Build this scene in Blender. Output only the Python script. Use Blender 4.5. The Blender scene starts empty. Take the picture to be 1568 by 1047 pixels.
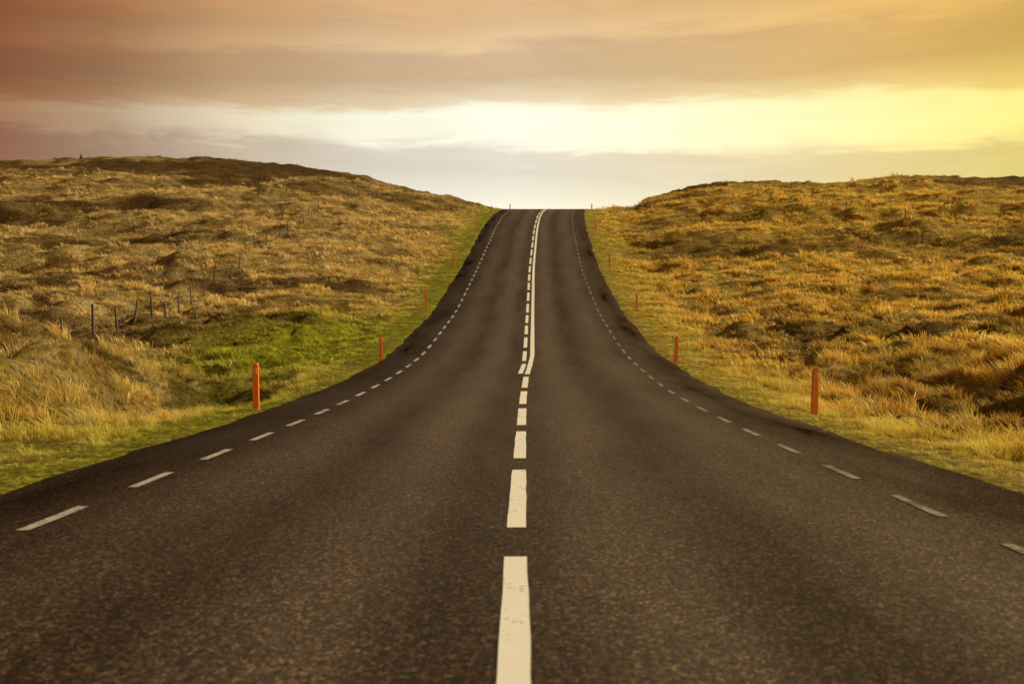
import bpy, math, random
import numpy as np
from mathutils import Vector
rng=np.random.default_rng(7); random.seed(7)
sc=bpy.context.scene

# ---------------- helpers ----------------
def srgb(r,g,b):
    f=lambda c:(c/255/12.92) if c/255<=0.04045 else ((c/255+0.055)/1.055)**2.4
    return (f(r),f(g),f(b),1)
def sm(a,b,x):
    t=np.clip((x-a)/(b-a),0,1); return t*t*(3-2*t)
_tab=rng.random((256,256))
def vn(x,y):
    xi=np.floor(x).astype(int); yi=np.floor(y).astype(int)
    fx=x-xi; fy=y-yi; fx=fx*fx*(3-2*fx); fy=fy*fy*(3-2*fy)
    g=lambda a,b:_tab[a&255,b&255]
    return (g(xi,yi)*(1-fx)+g(xi+1,yi)*fx)*(1-fy)+(g(xi,yi+1)*(1-fx)+g(xi+1,yi+1)*fx)*fy
def fbm(x,y,o=4):
    s=0;a=1;t=0
    for i in range(o):
        s=s+a*vn(x*2**i+17.3*i,y*2**i+5.1*i); t+=a; a*=.5
    return s/t
def smooth_curve(xs,ys,sig):
    gx=np.arange(-80,420,.25); gy=np.interp(gx,xs,ys)
    k=np.exp(-.5*(np.arange(-60,61)*.25/sig)**2); k/=k.sum()
    p=np.concatenate([np.full(60,gy[0]),gy,np.full(60,gy[-1])])
    return gx,np.convolve(p,k,'valid')
zx,zy=smooth_curve([-80,0,14,17,20.8,25.7,33.3,47.3,65.8,86.7,100,110,116,125,150,200,420],
                   [0,0,0,.01,.06,.21,.63,2.26,5.5,10.0,12.8,14.5,15.1,15.5,15.3,13.5,11],2.2)
cx,cy=smooth_curve([-80,0,5,8.6,12.7,21,30,47,66,87,98,110,125,150,200,420],
                   [-.1,-.1,-.1,-.05,0,.12,.35,.7,1.13,1.86,2.4,3.4,5.2,9,19,70],2.5)
Zr=lambda y:np.interp(y,zx,zy)
Xc=lambda y:np.interp(y,cx,cy)
PX=np.array([-800,0,125,320,430,520,600,700,765,790,890,972,984,1010,1080,1180,1270,1370,1568,2400])
PY=np.array([250,245,245,243,251,266,285,304,320,325,325,324,305,298,282,275,281,273,271,262])
AZ=(PX-784)/1600; TT=(511-PY)/1600
EDGE=4.3
def hollow(x,y): return np.exp(-((x+7.1+(y-25.5)*.2)/1.2)**2-((y-25.4)/3.4)**2)
def mound(x,y): return vn(x*1.0+7,y*.95+2)*.7+vn(x*2.3+1,y*2.1+8)*.3
def hgt(x,y):
    u=x-Xc(y); au=np.abs(u); zr=Zr(y)
    yy=np.maximum(y,20)
    az=x/yy
    T=np.interp(az,AZ,TT)-.002
    w=sm(55,150,y)
    t0=(zr-1.34)/yy; tl=t0*(1-w)+T*w
    zh=np.where(y>20,1.34+np.minimum(yy,150)*tl,zr)
    far=sm(155,500,y); zh=zh*(1-far)+8*far
    side=sm(0,1,(au-5)/(12-8*sm(90,138,y)))
    z=zr*(1-side)+zh*side
    fade=1-sm(60,100,y)*.7
    L=np.interp(au,[4.3,4.7,6,7.2,8.5,11,16],[0,-.02,-.16,-.34,-.28,0,0])*fade
    z=z+L
    g=lambda x0,y0,sx,sy:np.exp(-((x-x0)/sx)**2-((y-y0)/sy)**2)
    bank=sm(7.0,8.4,-u)*(1-sm(20,30,-u))*sm(2,9,y)*(1-sm(20.3,22.3,y+(fbm(x*.8,y*0+3,2)-.5)*1.6))
    bank=np.maximum(bank,.7*sm(9.2,10.8,-u)*(1-sm(20,30,-u))*sm(2,9,y)*(1-sm(24,28,y)))
    z=z+bank*1.12-hollow(x,y)*1.1
    bankr=sm(9.5,12,u)*(1-sm(16,30,u))*sm(6,14,y)*(1-sm(24,34,y))
    z=z+bankr*.5-g(9.4,19,2.2,5)*.45
    e=sm(4.8,8.5,au)
    tus=fbm(x*.6,y*.75,4)-.5
    tus2=1-np.abs(2*fbm(x*.33+40,y*.5+9,2)-1)*2.2
    z=z+e*(tus*.8+np.clip(tus2,-.5,1)*.25)
    z=z+sm(6.0,8.5,au)*(1-sm(35,60,y))*(mound(x,y)-.5)*.9
    e2=sm(8,22,au)
    z=z+e2*(fbm(x*.07+9,y*.11,3)-.5)*1.6*sm(15,60,y)*(1-sm(100,135,y)*.6)
    z=z+e2*sm(35,70,y)*(fbm(x*.10+3,y*.22+7,4)-.5)*3.2*(1-sm(110,135,y)*.6)
    z=z-(1-sm(4.3,4.5,au))*.03
    return z
def green(x,y):
    u=x-Xc(y); au=np.abs(u)
    n=fbm(x*.35+31,y*.25+4,3); n3=fbm(x*1.6+3,y*1.1+41,2)
    g=1-sm(4.6,8.0,au+(n-.5)*4+(n3-.5)*2)
    p=np.exp(-((u+7.5)/3.4)**2-((y-37)/9)**2)*1.5
    return np.clip(np.maximum(g*np.where(u>0,.5,.95),p)*(0.55+.9*n),0,1)
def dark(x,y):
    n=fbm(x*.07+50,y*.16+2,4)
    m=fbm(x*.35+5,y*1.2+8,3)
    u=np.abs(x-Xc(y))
    d=sm(.49,.62,n)*.8+sm(.48,.66,m)*.6  # brown heather patches, also painting in shadow streaks among the tussocks
    d=d+(1-sm(.28,.48,mound(x,y)))*.8*(1-sm(40,65,y))  # shade in the dips between mounds, painted into the colour
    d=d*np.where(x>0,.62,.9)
    d=d+sm(108,135,y)*.4+1.2*np.exp(-((x-23)/5)**2-((y-142)/9)**2)  # last term paints shade onto the right knoll's left-facing slope
    return np.clip(np.clip(d,0,1)*sm(5.8,9.5,u)+1.3*sm(.25,.5,hollow(x,y)),0,1)  # hollow's shadow painted dark into ground and grass colour

def mesh_obj(name,verts,faces,mat,smooth=True,uv=None):
    me=bpy.data.meshes.new(name); me.from_pydata([tuple(v) for v in verts],[],[tuple(f) for f in faces]); 
    if uv is not None:
        l=me.uv_layers.new(name='UVMap')
        idx=np.empty(len(me.loops),dtype=np.int32); me.loops.foreach_get('vertex_index',idx)
        l.data.foreach_set('uv',np.asarray(uv,dtype=np.float32)[idx].ravel())
    me.materials.append(mat); me.shade_smooth() if smooth else None
    o=bpy.data.objects.new(name,me); sc.collection.objects.link(o); return o
def grid(nx,ny):
    i=np.arange(nx-1)[None,:]; j=np.arange(ny-1)[:,None]; a=j*nx+i
    return np.stack([a,a+1,a+nx+1,a+nx],-1).reshape(-1,4)

class N:
    def __init__(s,tree): s.t=tree
    def n(s,ty,ins=None,**kw):
        d=s.t.nodes.new(ty)
        for k,v in kw.items(): setattr(d,k,v)
        for k,v in (ins or {}).items():
            if isinstance(v,bpy.types.NodeSocket): s.t.links.new(v,d.inputs[k])
            else: d.inputs[k].default_value=v
        return d
    def m(s,op,a,b=0.0,c=None,clamp=False):
        i={0:a,1:b}
        if c is not None: i[2]=c
        return s.n('ShaderNodeMath',i,operation=op,use_clamp=clamp).outputs[0]
    def mix(s,f,a,b,bt='MIX'):
        d=s.t.nodes.new('ShaderNodeMix'); d.data_type='RGBA'; d.blend_type=bt
        for k,v in ((0,f),(6,a),(7,b)):
            if isinstance(v,bpy.types.NodeSocket): s.t.links.new(v,d.inputs[k])
            else: d.inputs[k].default_value=v
        return d.outputs[2]
    def ramp(s,f,stops,interp='LINEAR'):
        d=s.n('ShaderNodeValToRGB',{0:f}); r=d.color_ramp; r.interpolation=interp
        while len(r.elements)>1: r.elements.remove(r.elements[-1])
        r.elements[0].position=stops[0][0]; r.elements[0].color=stops[0][1]
        for p,c in stops[1:]:
            e=r.elements.new(p); e.color=c
        return d.outputs[0]
def newmat(name):
    m=bpy.data.materials.new(name); m.use_nodes=True; m.node_tree.nodes.clear(); n=N(m.node_tree)
    n.out=n.n('ShaderNodeOutputMaterial'); return m,n
def g4(v): return (v,v,v,1)

# ---------------- materials ----------------
def mat_asphalt():
    m,n=newmat('asphalt')
    uv=n.n('ShaderNodeUVMap',uv_map='UVMap').outputs[0]
    sep=n.n('ShaderNodeSeparateXYZ',{0:uv}); u=sep.outputs[0]; v=sep.outputs[1]
    wob=n.n('ShaderNodeTexNoise',{'Vector':uv,'Scale':.25,'Detail':2}).outputs[0]
    uu=n.m('ADD',u,n.m('MULTIPLY',n.m('SUBTRACT',wob,.5),.6))
    prof=n.ramp(n.m('DIVIDE',n.m('ADD',uu,4.5),9.0),[(0,g4(.22)),(.06,g4(.10)),(.14,g4(.34)),(.23,g4(.75)),(.31,g4(.38)),(.40,g4(1)),(.47,g4(.45)),(.52,g4(.48)),(.59,g4(1)),(.68,g4(.38)),(.78,g4(.8)),(.86,g4(.34)),(.94,g4(.10)),(1,g4(.22))],'EASE')
    mp=n.n('ShaderNodeMapping',{0:uv,3:(1.1,.16,1)}).outputs[0]
    bl=n.n('ShaderNodeTexNoise',{'Vector':mp,'Scale':1.0,'Detail':5,'Roughness':.6}).outputs[0]
    f=n.m('ADD',n.m('MULTIPLY',prof,.8),n.m('MULTIPLY',n.m('SUBTRACT',bl,.46),.95),clamp=True)
    base=n.mix(f,(.017,.0098,.0065,1),(.062,.041,.029,1))
    sp=n.n('ShaderNodeTexVoronoi',{'Vector':uv,'Scale':55.0}).outputs[1]
    spn=n.n('ShaderNodeTexNoise',{'Vector':uv,'Scale':16.0,'Detail':6,'Roughness':.9}).outputs[0]
    bw=n.n('ShaderNodeRGBToBW',{0:sp}).outputs[0]
    spk=n.m('MULTIPLY',n.m('POWER',bw,4.0),6.0)
    gain=n.m('ADD',n.m('ADD',.35,spk),n.m('MULTIPLY',n.m('SUBTRACT',spn,.5),4.2))
    gain=n.m('MAXIMUM',gain,.15)
    col=n.n('ShaderNodeVectorMath',{0:base,3:gain},operation='SCALE').outputs[0]
    b1=n.n('ShaderNodeTexNoise',{'Vector':uv,'Scale':60.0,'Detail':3}).outputs[0]
    bump=n.n('ShaderNodeBump',{'Strength':.8,'Distance':.012,'Height':n.m('ADD',b1,n.m('MULTIPLY',spn,.8))})
    p=n.n('ShaderNodeBsdfPrincipled',{'Base Color':col,'Roughness':.66,'Normal':bump.outputs[0]})
    n.t.links.new(n.m('MULTIPLY',f,.5),p.inputs['Specular IOR Level'])
    n.t.links.new(p.outputs[0],n.out.inputs[0]); return m
def mat_paint(name,wear,col):
    m,n=newmat(name)
    pos=n.n('ShaderNodeNewGeometry').outputs[0]
    a=n.n('ShaderNodeTexNoise',{'Vector':pos,'Scale':28.0,'Detail':5,'Roughness':.7}).outputs[0]
    b=n.n('ShaderNodeTexNoise',{'Vector':pos,'Scale':3.0,'Detail':3}).outputs[0]
    w=n.m('ADD',a,n.m('MULTIPLY',n.m('SUBTRACT',b,.5),.6))
    f=n.ramp(w,[(wear-.06,g4(1)),(wear+.08,g4(0))])
    c=n.mix(f,col,(.05,.043,.036,1))
    c=n.mix(n.m('MULTIPLY',b,.2),c,(.35,.32,.28,1))
    bm=n.n('ShaderNodeBump',{'Strength':.3,'Distance':.005,'Height':a})
    p=n.n('ShaderNodeBsdfPrincipled',{'Base Color':c,'Roughness':.6,'Normal':bm.outputs[0]})
    n.t.links.new(p.outputs[0],n.out.inputs[0])
    return m
def veg_color(n,atype):
    g=n.n('ShaderNodeAttribute',attribute_name='green',attribute_type=atype).outputs['Fac']
    d=n.n('ShaderNodeAttribute',attribute_name='dark',attribute_type=atype).outputs['Fac']
    pos=n.n('ShaderNodeNewGeometry').outputs[0]
    px=n.n('ShaderNodeSeparateXYZ',{0:pos}).outputs[0]
    a=n.n('ShaderNodeTexNoise',{'Vector':pos,'Scale':1.3,'Detail':4,'Roughness':.65}).outputs[0]
    b=n.n('ShaderNodeTexNoise',{'Vector':pos,'Scale':.16,'Detail':3}).outputs[0]
    c=n.ramp(a,[(.3,(.36,.20,.055,1)),(.48,(.84,.60,.22,1)),(.64,(.97,.82,.42,1))])
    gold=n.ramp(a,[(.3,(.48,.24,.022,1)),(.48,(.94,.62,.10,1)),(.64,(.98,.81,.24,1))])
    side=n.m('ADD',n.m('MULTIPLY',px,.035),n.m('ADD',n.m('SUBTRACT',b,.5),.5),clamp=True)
    c=n.mix(side,c,gold)  # grass turns gold to the right, a colour stand-in for warm haze glow
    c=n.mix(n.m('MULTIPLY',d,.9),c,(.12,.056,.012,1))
    gc=n.ramp(a,[(.3,(.22,.26,.012,1)),(.7,(.70,.70,.05,1))])
    c=n.mix(g,c,gc); return c,pos
def mat_grass():
    m,n=newmat('grass_blades')
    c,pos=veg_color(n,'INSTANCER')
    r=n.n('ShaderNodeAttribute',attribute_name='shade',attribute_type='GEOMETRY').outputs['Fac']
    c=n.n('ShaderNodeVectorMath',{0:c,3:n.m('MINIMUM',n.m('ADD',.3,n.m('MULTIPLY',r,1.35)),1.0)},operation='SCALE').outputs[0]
    d=n.n('ShaderNodeBsdfPrincipled',{'Base Color':c,'Roughness':.4})
    d.inputs['Specular IOR Level'].default_value=.5
    t=n.n('ShaderNodeBsdfTranslucent',{0:c})
    mx=n.n('ShaderNodeMixShader',{0:.42,1:d.outputs[0],2:t.outputs[0]})
    n.t.links.new(mx.outputs[0],n.out.inputs[0]); return m
def mat_ground():
    m,n=newmat('grassland_ground')
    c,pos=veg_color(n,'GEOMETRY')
    e=n.n('ShaderNodeTexNoise',{'Vector':pos,'Scale':7.0,'Detail':6,'Roughness':.75}).outputs[0]
    c=n.n('ShaderNodeVectorMath',{0:c,3:n.ramp(e,[(.35,g4(.12)),(.68,g4(.8))])},operation='SCALE').outputs[0]
    bm=n.n('ShaderNodeBump',{'Strength':1.0,'Distance':.25,'Height':e})
    p=n.n('ShaderNodeBsdfPrincipled',{'Base Color':c,'Roughness':.95,'Normal':bm.outputs[0]})
    p.inputs['Specular IOR Level'].default_value=.1
    n.t.links.new(p.outputs[0],n.out.inputs[0]); return m
def mat_simple(name,c1,c2,scale,rough=.7,bump=.3):
    m,n=newmat(name)
    pos=n.n('ShaderNodeTexCoord').outputs['Object']
    a=n.n('ShaderNodeTexNoise',{'Vector':pos,'Scale':scale,'Detail':5,'Roughness':.65}).outputs[0]
    c=n.ramp(a,[(.35,c1),(.65,c2)])
    bm=n.n('ShaderNodeBump',{'Strength':bump,'Distance':.01,'Height':a})
    p=n.n('ShaderNodeBsdfPrincipled',{'Base Color':c,'Roughness':rough,'Normal':bm.outputs[0]})
    n.t.links.new(p.outputs[0],n.out.inputs[0]); return m
M_as=mat_asphalt(); M_c=mat_paint('centre_line_paint',.31,(.84,.86,.90,1)); M_e=mat_paint('edge_line_paint',.42,(.42,.42,.42,1)); M_e2=mat_paint('worn_edge_line_paint',.50,(.28,.27,.25,1))
M_gr=mat_grass(); M_gd=mat_ground()
M_or=mat_simple('orange_plastic',(.72,.16,.014,1),(.85,.22,.02,1),9,.45,.05)
M_rf=mat_simple('reflector',(.55,.30,.15,1),(.65,.4,.2,1),40,.25,.05)
M_wd=mat_simple('weathered_wood',(.04,.028,.018,1),(.11,.08,.05,1),14)
M_wr=mat_simple('fence_wire',(.12,.11,.1,1),(.2,.18,.16,1),20,.5)
M_st=mat_simple('lava_stone',(.03,.025,.022,1),(.10,.085,.07,1),6,.9,.8)

# ---------------- terrain ----------------
pu=np.concatenate([[0,2.1,4.2,4.32,4.45],np.arange(4.7,30,.25),np.arange(30,80,.6),np.arange(80,200,3),np.geomspace(200,3500,22)])
us=np.concatenate([-pu[:0:-1],pu])
ys=np.concatenate([np.arange(-80,0,1.0),np.arange(0,60,.3),np.arange(60,165,.6),np.arange(165,265,3),np.geomspace(265,4500,26)])
U,Y=np.meshgrid(us,ys); X=Xc(Y)+U; Z=hgt(X,Y)
V=np.stack([X,Y,Z],-1).reshape(-1,3)
F=grid(len(us),len(ys))
ter=mesh_obj('grassland_terrain',V,F,M_gd)
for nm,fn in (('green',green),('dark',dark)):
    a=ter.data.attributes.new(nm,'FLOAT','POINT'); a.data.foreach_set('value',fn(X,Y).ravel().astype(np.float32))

# ---------------- road ----------------
ry=np.concatenate([np.arange(-80,160,.4),np.arange(160,402,4)])
rl=EDGE+(fbm(ry*.9,ry*0+1,3)-.5)*.22; rr=EDGE+(fbm(ry*.9,ry*0+40,3)-.5)*.22
vs=[];uvs=[]
for k in range(len(ry)):
    y=ry[k]; z=Zr(y); c=Xc(y)
    for j,b in enumerate([-1.03,-1,-.5,0,.5,1,1.03]):
        w=(rl[k] if b<0 else rr[k])*b
        vs.append((c+w,y,z-(.07 if abs(b)>1.01 else 0))); uvs.append((w,y))
mesh_obj('asphalt_road',vs,grid(7,len(ry)),M_as,uv=uvs)

def strips(name,segs,mat,parent=None):
    vs=[];fs=[]
    for (y0,y1,u0,u1,w) in segs:
        n=max(2,int((y1-y0)/.4)+1); b=len(vs)
        for k,y in enumerate(np.linspace(y0,y1,n)):
            f=k/(n-1); uu=u0+(u1-u0)*f
            for s in (-.5,.5):
                vs.append((Xc(y)+uu+s*w+random.uniform(-.004,.004),y+random.uniform(-.01,.01),Zr(y)+.005))
        for k in range(n-1):
            a=b+2*k; fs.append((a,a+1,a+3,a+2))
    return mesh_obj(name,vs,fs,mat)
cs=[];y=3.22-12
UC=.10
while y<150:
    if y<26: cs.append((y,y+3.05,UC,UC,.135))
    elif y<30: cs.append((y,y+3.0,UC-.16,UC-.10,.12))
    else: cs.append((y,y+3.0,UC-.11,UC-.11,.12))
    y+=4.0
yy=27.0; cs.append((yy,33,UC+.02,UC+.13,.13)); cs.append((33,150,UC+.13,UC+.13,.14))
strips('centre_line_marking',cs,M_c)
strips('edge_line_marking',[(7.1+2*k,8.1+2*k,-3.27,-3.27,.09) for k in range(-6,72)],M_e)
strips('edge_line_marking',[(7.65+2*k,8.65+2*k,3.22,3.22,.08) for k in range(-6,72)],M_e2)

# ---------------- grass ----------------
protos=bpy.data.collections.new('grass_tuft_variants')
def tuft(name,nb,rad,h0,h1,w,wind,seed):
    r=random.Random(seed); vs=[];fs=[];sh=[]
    for i in range(nb):
        a=r.uniform(0,6.283); q=rad*math.sqrt(r.random()); x=q*math.cos(a); y=q*math.sin(a)
        h=r.uniform(h0,h1)*(1-.35*q/rad); lean=r.uniform(.15,.8)*h
        la=a+r.uniform(-.7,.7); dx=math.cos(la)*lean-wind*h*r.uniform(.5,1.3); dy=math.sin(la)*lean-wind*.35*h
        fa=r.uniform(0,3.1416); wx=math.cos(fa)*w*.5; wy=math.sin(fa)*w*.5
        c=r.random(); b=len(vs)
        for f,ww in ((0,1),(.55,.8)):
            bx=x+dx*f**1.8; by=y+dy*f**1.8; bz=h*(f-.18*f*f)-.03*(f==0)
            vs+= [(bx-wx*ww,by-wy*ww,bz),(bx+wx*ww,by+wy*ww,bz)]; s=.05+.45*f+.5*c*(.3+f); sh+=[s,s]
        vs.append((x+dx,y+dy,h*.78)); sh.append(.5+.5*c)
        fs+=[(b,b+1,b+3,b+2),(b+2,b+3,b+4)]
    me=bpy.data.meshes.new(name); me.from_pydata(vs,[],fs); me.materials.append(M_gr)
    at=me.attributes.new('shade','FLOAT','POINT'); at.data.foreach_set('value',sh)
    o=bpy.data.objects.new(name,me); protos.objects.link(o)
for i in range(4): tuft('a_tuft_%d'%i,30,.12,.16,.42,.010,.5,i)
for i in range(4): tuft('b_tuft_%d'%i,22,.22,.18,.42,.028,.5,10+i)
bands=[(1,14,48,.85,0),(14,30,42,.92,0),(30,60,18,.85,4),(60,100,7.5,.95,4),(100,160,4,1.1,4)]
P=[];S=[];K=[];R=[]
for (y0,y1,den,sc0,kb) in bands:
    area=((.56*y0+5)+(.56*y1+5))*(y1-y0); n=int(area*den)
    y=rng.uniform(y0,y1,n*2); hw=.56*y+5; mx=.56*y1+5
    x=rng.uniform(-mx,mx,n*2); k=np.abs(x)<hw; x=x[k][:n]; y=y[k][:n]
    ne=int((y1-y0)*den*1.2); ye=rng.uniform(y0,y1,ne*2); xe=Xc(ye)+rng.uniform(4.15,6.2,ne*2)*rng.choice([-1,1],ne*2)
    x=np.concatenate([x,xe]); y=np.concatenate([y,ye])
    u=np.abs(x-Xc(y)); e=EDGE-.10+(fbm(x*0+y*1.3,y*.7,2)-.3)*.35
    cl=fbm(x*.9+3,y*1.1+6,3); c2=fbm(x*1.7+13,y*2.3+36,2)
    prob=np.where(u<6,.85,np.maximum(sm(.36,.58,c2),.18)*np.clip(.5+1.6*(cl-.3),.2,1))
    k=(u>e)&(rng.random(len(x))<prob)&(hollow(x,y)<.4*rng.random(len(x))+.12); x=x[k];y=y[k];u=u[k];cl=cl[k];c2=c2[k]
    z=hgt(x,y)
    tall=.35+1.0*sm(.35,.68,c2)+.5*(cl-.4)
    s=sc0*(.30+.75*sm(4.4,7.2,u))*rng.uniform(.5,1.3,len(x))*np.where(u<5.2,.35+.9*c2,tall)
    s*=1-.3*green(x,y)
    s*=1-.4*dark(x,y)
    s*=1-.35*sm(110,135,y)
    P.append(np.stack([x,y,z-.01],-1)); S.append(s); K.append(rng.integers(0,4,len(x))+kb)
    R.append(np.stack([rng.normal(0,.15,len(x)),rng.normal(0,.15,len(x)),rng.normal(0,.7,len(x))],-1))
P=np.concatenate(P);S=np.concatenate(S);K=np.concatenate(K);R=np.concatenate(R)
print('tufts',len(P))
me=bpy.data.meshes.new('grass'); me.vertices.add(len(P)); me.vertices.foreach_set('co',P.astype(np.float32).ravel())
def at(nm,ty,key,val): a=me.attributes.new(nm,ty,'POINT'); a.data.foreach_set(key,val)
sv=np.stack([S*rng.uniform(.9,1.3,len(S)),S*rng.uniform(.9,1.3,len(S)),S],-1)
at('scl','FLOAT_VECTOR','vector',sv.astype(np.float32).ravel()); at('rot','FLOAT_VECTOR','vector',R.astype(np.float32).ravel())
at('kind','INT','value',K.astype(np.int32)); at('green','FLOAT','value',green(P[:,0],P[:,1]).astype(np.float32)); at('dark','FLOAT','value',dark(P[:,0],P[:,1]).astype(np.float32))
me.materials.append(M_gr)
go=bpy.data.objects.new('grass',me); sc.collection.objects.link(go)
ng=bpy.data.node_groups.new('grass_scatter','GeometryNodeTree')
ng.interface.new_socket('Geometry',in_out='INPUT',socket_type='NodeSocketGeometry'); ng.interface.new_socket('Geometry',in_out='OUTPUT',socket_type='NodeSocketGeometry')
nn=ng.nodes; gi=nn.new('NodeGroupInput'); gout=nn.new('NodeGroupOutput')
ip=nn.new('GeometryNodeInstanceOnPoints'); ci=nn.new('GeometryNodeCollectionInfo'); ci.inputs['Collection'].default_value=protos
ci.inputs['Separate Children'].default_value=True; ci.inputs['Reset Children'].default_value=True
ip.inputs['Pick Instance'].default_value=True
def na(nm,ty):
    a=nn.new('GeometryNodeInputNamedAttribute'); a.data_type=ty; a.inputs['Name'].default_value=nm; return a.outputs['Attribute']
L=ng.links.new
L(gi.outputs[0],ip.inputs['Points']); L(ci.outputs[0],ip.inputs['Instance']); L(na('kind','INT'),ip.inputs['Instance Index'])
L(na('rot','FLOAT_VECTOR'),ip.inputs['Rotation']); L(na('scl','FLOAT_VECTOR'),ip.inputs['Scale']); L(ip.outputs[0],gout.inputs[0])
md=go.modifiers.new('scatter','NODES'); md.node_group=ng

# ---------------- objects ----------------
import bmesh
def delineator(x,y,hh=.82,rot=0,tilt=0):
    bm=bmesh.new()
    w0=.058;w1=.05
    prof=[(-w0,-.15),(w0,-.15),(w1,hh-.06)]
    for a in range(10,180,20): prof.append((w1*math.cos(math.radians(a)),hh-.06+.05*math.sin(math.radians(a))))
    prof.append((-w1,hh-.06))
    th=.022
    f=[bm.verts.new((px,-th-.012*(1-(px/w0)**2),pz)) for px,pz in prof]
    b=[bm.verts.new((px,th,pz)) for px,pz in prof]
    bm.faces.new(f); bm.faces.new(b[::-1])
    for i in range(len(f)):
        j=(i+1)%len(f); bm.faces.new((f[i],b[i],b[j],f[j]))
    pz0,pz1,hw=hh-.19,hh-.09,.03
    for sgn in (-1,1):
        yb=-th-.012 if sgn<0 else th
        q=[(-hw,pz0),(hw,pz0),(hw,pz1),(-hw,pz1)]
        o=[bm.verts.new((a,yb+sgn*.001,c)) for a,c in q]; p=[bm.verts.new((a*.9,yb+sgn*.007,c)) for a,c in q]
        fc=bm.faces.new(p if sgn<0 else p[::-1]); fc.material_index=1
        for i in range(4):
            j=(i+1)%4; g=bm.faces.new((o[i],o[j],p[j],p[i])); g.material_index=1
    bmesh.ops.recalc_face_normals(bm,faces=bm.faces)
    me=bpy.data.meshes.new('road_delineator_post'); bm.to_mesh(me); bm.free()
    me.materials.append(M_or); me.materials.append(M_rf)
    o=bpy.data.objects.new('road_delineator_post',me); sc.collection.objects.link(o)
    o.location=(x,y,float(hgt(np.array([x]),np.array([y]))[0])); o.rotation_euler=(0,tilt,rot)
PXm=lambda px,d:(px-784)/1600*d
for px,d in ((392,18.3),(583,31.5),(652,49),(695,66),(730,85),(753,100)): delineator(PXm(px,d),d,rot=random.uniform(-.2,.2),tilt=random.uniform(-.03,.03))
for px,d in ((1247,17.6),(1035,30.5),(975,48),(933,66),(912,86)): delineator(PXm(px,d),d,rot=random.uniform(-.2,.2),tilt=random.uniform(-.01,.04))
for px,d in ((781,113),(906,113)): delineator(PXm(px,d),d,.62)

def fence(pts,spacing,h):
    emp=bpy.data.objects.new('wire_fence',None); sc.collection.objects.link(emp)
    pts=np.array(pts); seg=np.hypot(*np.diff(pts,axis=0).T); cum=np.concatenate([[0],np.cumsum(seg)])
    ss=np.arange(0,cum[-1],spacing); tops=[]
    bm=bmesh.new()
    for s in ss:
        x=np.interp(s,cum,pts[:,0])+random.uniform(-.1,.1); y=np.interp(s,cum,pts[:,1]); z=float(hgt(np.array([x]),np.array([y]))[0])
        far=1-.3*min(1,max(0,(y-42)/20))
        lx=random.uniform(-.14,.14); ly=random.uniform(-.1,.1); hh=h*random.uniform(.8,1.12)*far; r=random.uniform(.045,.07)*far
        rings=[]
        for f in (0,.5,.96,1):
            rr=r*(1-.15*f)*(1 if f<1 else .6)
            rings.append([bm.verts.new((x+lx*f+rr*math.cos(a*math.pi/3),y+ly*f+rr*math.sin(a*math.pi/3),z-.2+(hh+.2)*f)) for a in range(6)])
        for a in range(3):
            for k in range(6): bm.faces.new((rings[a][k],rings[a][(k+1)%6],rings[a+1][(k+1)%6],rings[a+1][k]))
        bm.faces.new(rings[3]); tops.append((x,y,z,lx,ly,h*far))
    me=bpy.data.meshes.new('posts'); bm.to_mesh(me); bm.free(); me.materials.append(M_wd)
    o=bpy.data.objects.new('posts',me); sc.collection.objects.link(o); o.parent=emp
    cu=bpy.data.curves.new('wires','CURVE'); cu.dimensions='3D'; cu.bevel_depth=.005; cu.materials.append(M_wr)
    for f in (.35,.65,.92):
        sp=cu.splines.new('POLY'); sp.points.add(len(tops)-1)
        for i,(x,y,z,lx,ly,hh) in enumerate(tops): sp.points[i].co=(x+lx*f,y+ly*f-.05,z+hh*.82*f,1)
    o=bpy.data.objects.new('wires',cu); sc.collection.objects.link(o); o.parent=emp
fence([(-17.5,28),(-16.2,31.5),(-15.6,35),(-15.2,40),(-15.5,52),(-16.3,68),(-16.5,90),(-15.7,108)],2.1,1.2)
fence([(29,74),(27.5,90),(26,108)],2.6,1.2)

def cairn(x,y):
    bm=bmesh.new(); z=float(hgt(np.array([x]),np.array([y]))[0])
    r=random.Random(3)
    for lv in range(6):
        for k in range(max(1,6-lv)):
            a=k/(max(1,6-lv))*6.283+lv; q=(.55-.08*lv)*.55 if lv<5 else 0
            res=bmesh.ops.create_icosphere(bm,subdivisions=1,radius=.2)
            for v in res['verts']:
                v.co=Vector((v.co.x*r.uniform(.9,1.2)+q*math.cos(a)*.7,v.co.y*r.uniform(.9,1.2)+q*math.sin(a)*.7,v.co.z*.75+lv*.2+.1))*.62
    me=bpy.data.meshes.new('stone_cairn'); bm.to_mesh(me); bm.free(); me.materials.append(M_st)
    o=bpy.data.objects.new('stone_cairn',me); sc.collection.objects.link(o); o.location=(x,y,z)
cairn(PXm(125,144),144)

# ---------------- light and sky ----------------
az=math.radians(80); el=math.radians(27)
s=Vector((math.sin(az)*math.cos(el),math.cos(az)*math.cos(el),math.sin(el)))
ld=bpy.data.lights.new('sun','SUN'); ld.energy=5.0; ld.angle=math.radians(.6); ld.color=(1,.80,.46)
lo=bpy.data.objects.new('sun',ld); sc.collection.objects.link(lo); lo.rotation_euler=s.to_track_quat('Z','Y').to_euler(); lo.location=(60,40,60)

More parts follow.
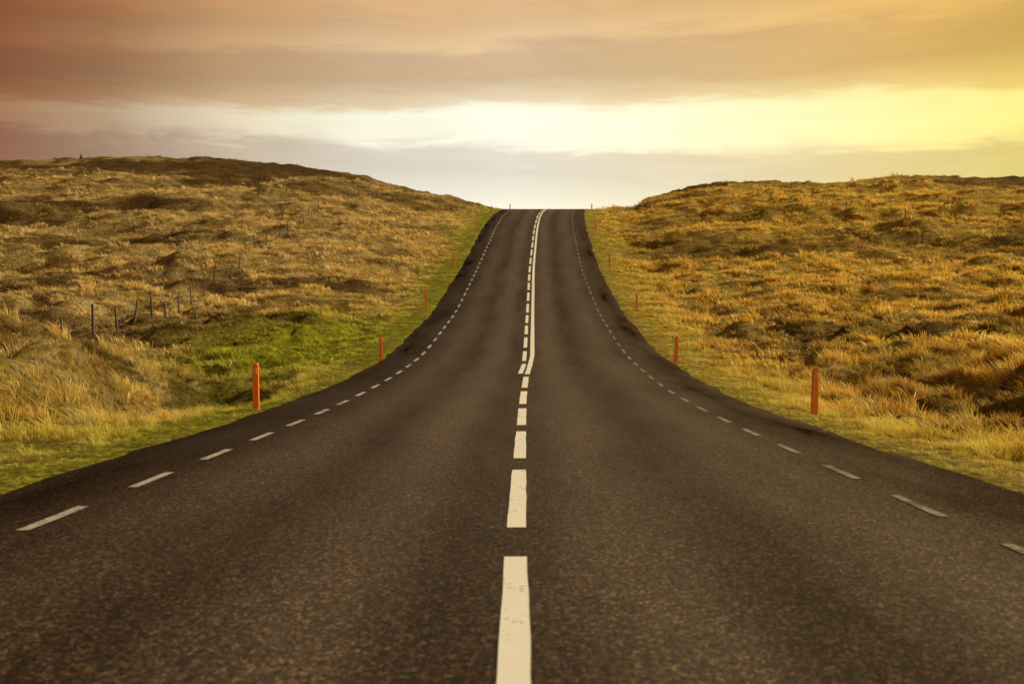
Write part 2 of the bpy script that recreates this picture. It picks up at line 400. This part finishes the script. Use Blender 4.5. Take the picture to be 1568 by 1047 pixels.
w=bpy.data.worlds.new('World'); sc.world=w; w.use_nodes=True; w.node_tree.nodes.clear(); n=N(w.node_tree)
out=n.n('ShaderNodeOutputWorld')
sky=n.n('ShaderNodeTexSky',sky_type='NISHITA',sun_disc=False,sun_elevation=el,sun_rotation=az)
sky.dust_density=3
bg1=n.n('ShaderNodeBackground',{0:sky.outputs[0],1:.08})
tc=n.n('ShaderNodeTexCoord').outputs['Generated']
sp=n.n('ShaderNodeSeparateXYZ',{0:tc}); x,y,z=sp.outputs
hor=n.m('MAXIMUM',n.m('SQRT',n.m('ADD',n.m('MULTIPLY',x,x),n.m('MULTIPLY',y,y))),.02)
t=n.m('DIVIDE',z,hor); a=n.m('DIVIDE',x,hor)
cv=n.n('ShaderNodeCombineXYZ',{0:n.m('MULTIPLY',a,2.6),1:n.m('MULTIPLY',t,16.0),2:n.m('MULTIPLY',y,1.2)}).outputs[0]
n1=n.n('ShaderNodeTexNoise',{'Vector':cv,'Scale':1.6,'Detail':7,'Roughness':.6,'Distortion':.5}).outputs[0]
cv2=n.n('ShaderNodeCombineXYZ',{0:n.m('MULTIPLY',a,9.0),1:n.m('MULTIPLY',t,60.0),2:y}).outputs[0]
n2=n.n('ShaderNodeTexNoise',{'Vector':cv2,'Scale':1.2,'Detail':8,'Roughness':.62,'Distortion':.8}).outputs[0]
tt=n.m('ADD',t,n.m('ADD',n.m('MULTIPLY',n.m('SUBTRACT',n1,.5),.042),n.m('MULTIPLY',n.m('SUBTRACT',n2,.5),.028)))
aa=n.m('ABSOLUTE',a)
k1=n.m('SUBTRACT',n.m('ADD',tt,n.m('MULTIPLY',aa,.022)),.200)
k2=n.m('SUBTRACT',1.0,n.m('MULTIPLY',a,.6))
tt=n.m('ADD',.196,n.m('MULTIPLY',k1,k2))
col=n.ramp(tt,[(0,srgb(205,190,165)),(.115,srgb(252,246,226)),(.15,srgb(224,216,203)),(.172,srgb(226,216,203)),(.183,srgb(255,252,232)),(.209,srgb(255,255,236)),(.219,srgb(232,212,180)),(.238,srgb(208,180,146)),(.265,srgb(210,178,143)),(.28,srgb(228,194,152)),(.30,srgb(214,178,136)),(.33,srgb(228,182,130)),(.5,srgb(160,138,120)),(1,srgb(130,124,120))])
tint=n.ramp(n.m('ADD',a,.5),[(0,(.36,.175,.10,1)),(.06,(.38,.19,.11,1)),(.14,(.49,.345,.25,1)),(.24,(.80,.70,.58,1)),(.36,(.96,.94,.89,1)),(.5,(1.06,1.06,1.02,1)),(.7,(1.10,1.03,.74,1)),(.85,(1.12,.97,.46,1)),(.95,(1.02,.90,.30,1))])  # lens vignette on the left and glow on the right, painted into the sky
c2=n.mix(1.0,col,tint,'MULTIPLY')
gain=n.m('ADD',.80,n.m('ADD',n.m('MULTIPLY',n1,.28),n.m('MULTIPLY',n2,.20)))
c2=n.n('ShaderNodeVectorMath',{0:c2,3:gain},operation='SCALE').outputs[0]
bg2=n.n('ShaderNodeBackground',{0:c2,1:1.0})
mx=n.n('ShaderNodeMixShader',{0:.95,1:bg1.outputs[0],2:bg2.outputs[0]})
n.t.links.new(mx.outputs[0],out.inputs[0])

# ---------------- camera ----------------
cd=bpy.data.cameras.new('camera'); cam=bpy.data.objects.new('camera',cd); sc.collection.objects.link(cam); sc.camera=cam
cd.sensor_width=36; cd.lens=36*1600/1568; cd.clip_end=9000; cd.clip_start=.1
cam.location=(0,0,1.34); cam.rotation_euler=(math.radians(90)-math.atan(12.5/1600),0,0)
cd.dof.use_dof=True; cd.dof.focus_distance=19; cd.dof.aperture_fstop=2.2
sc.view_settings.view_transform='Standard'; sc.view_settings.look='None'; sc.view_settings.exposure=0
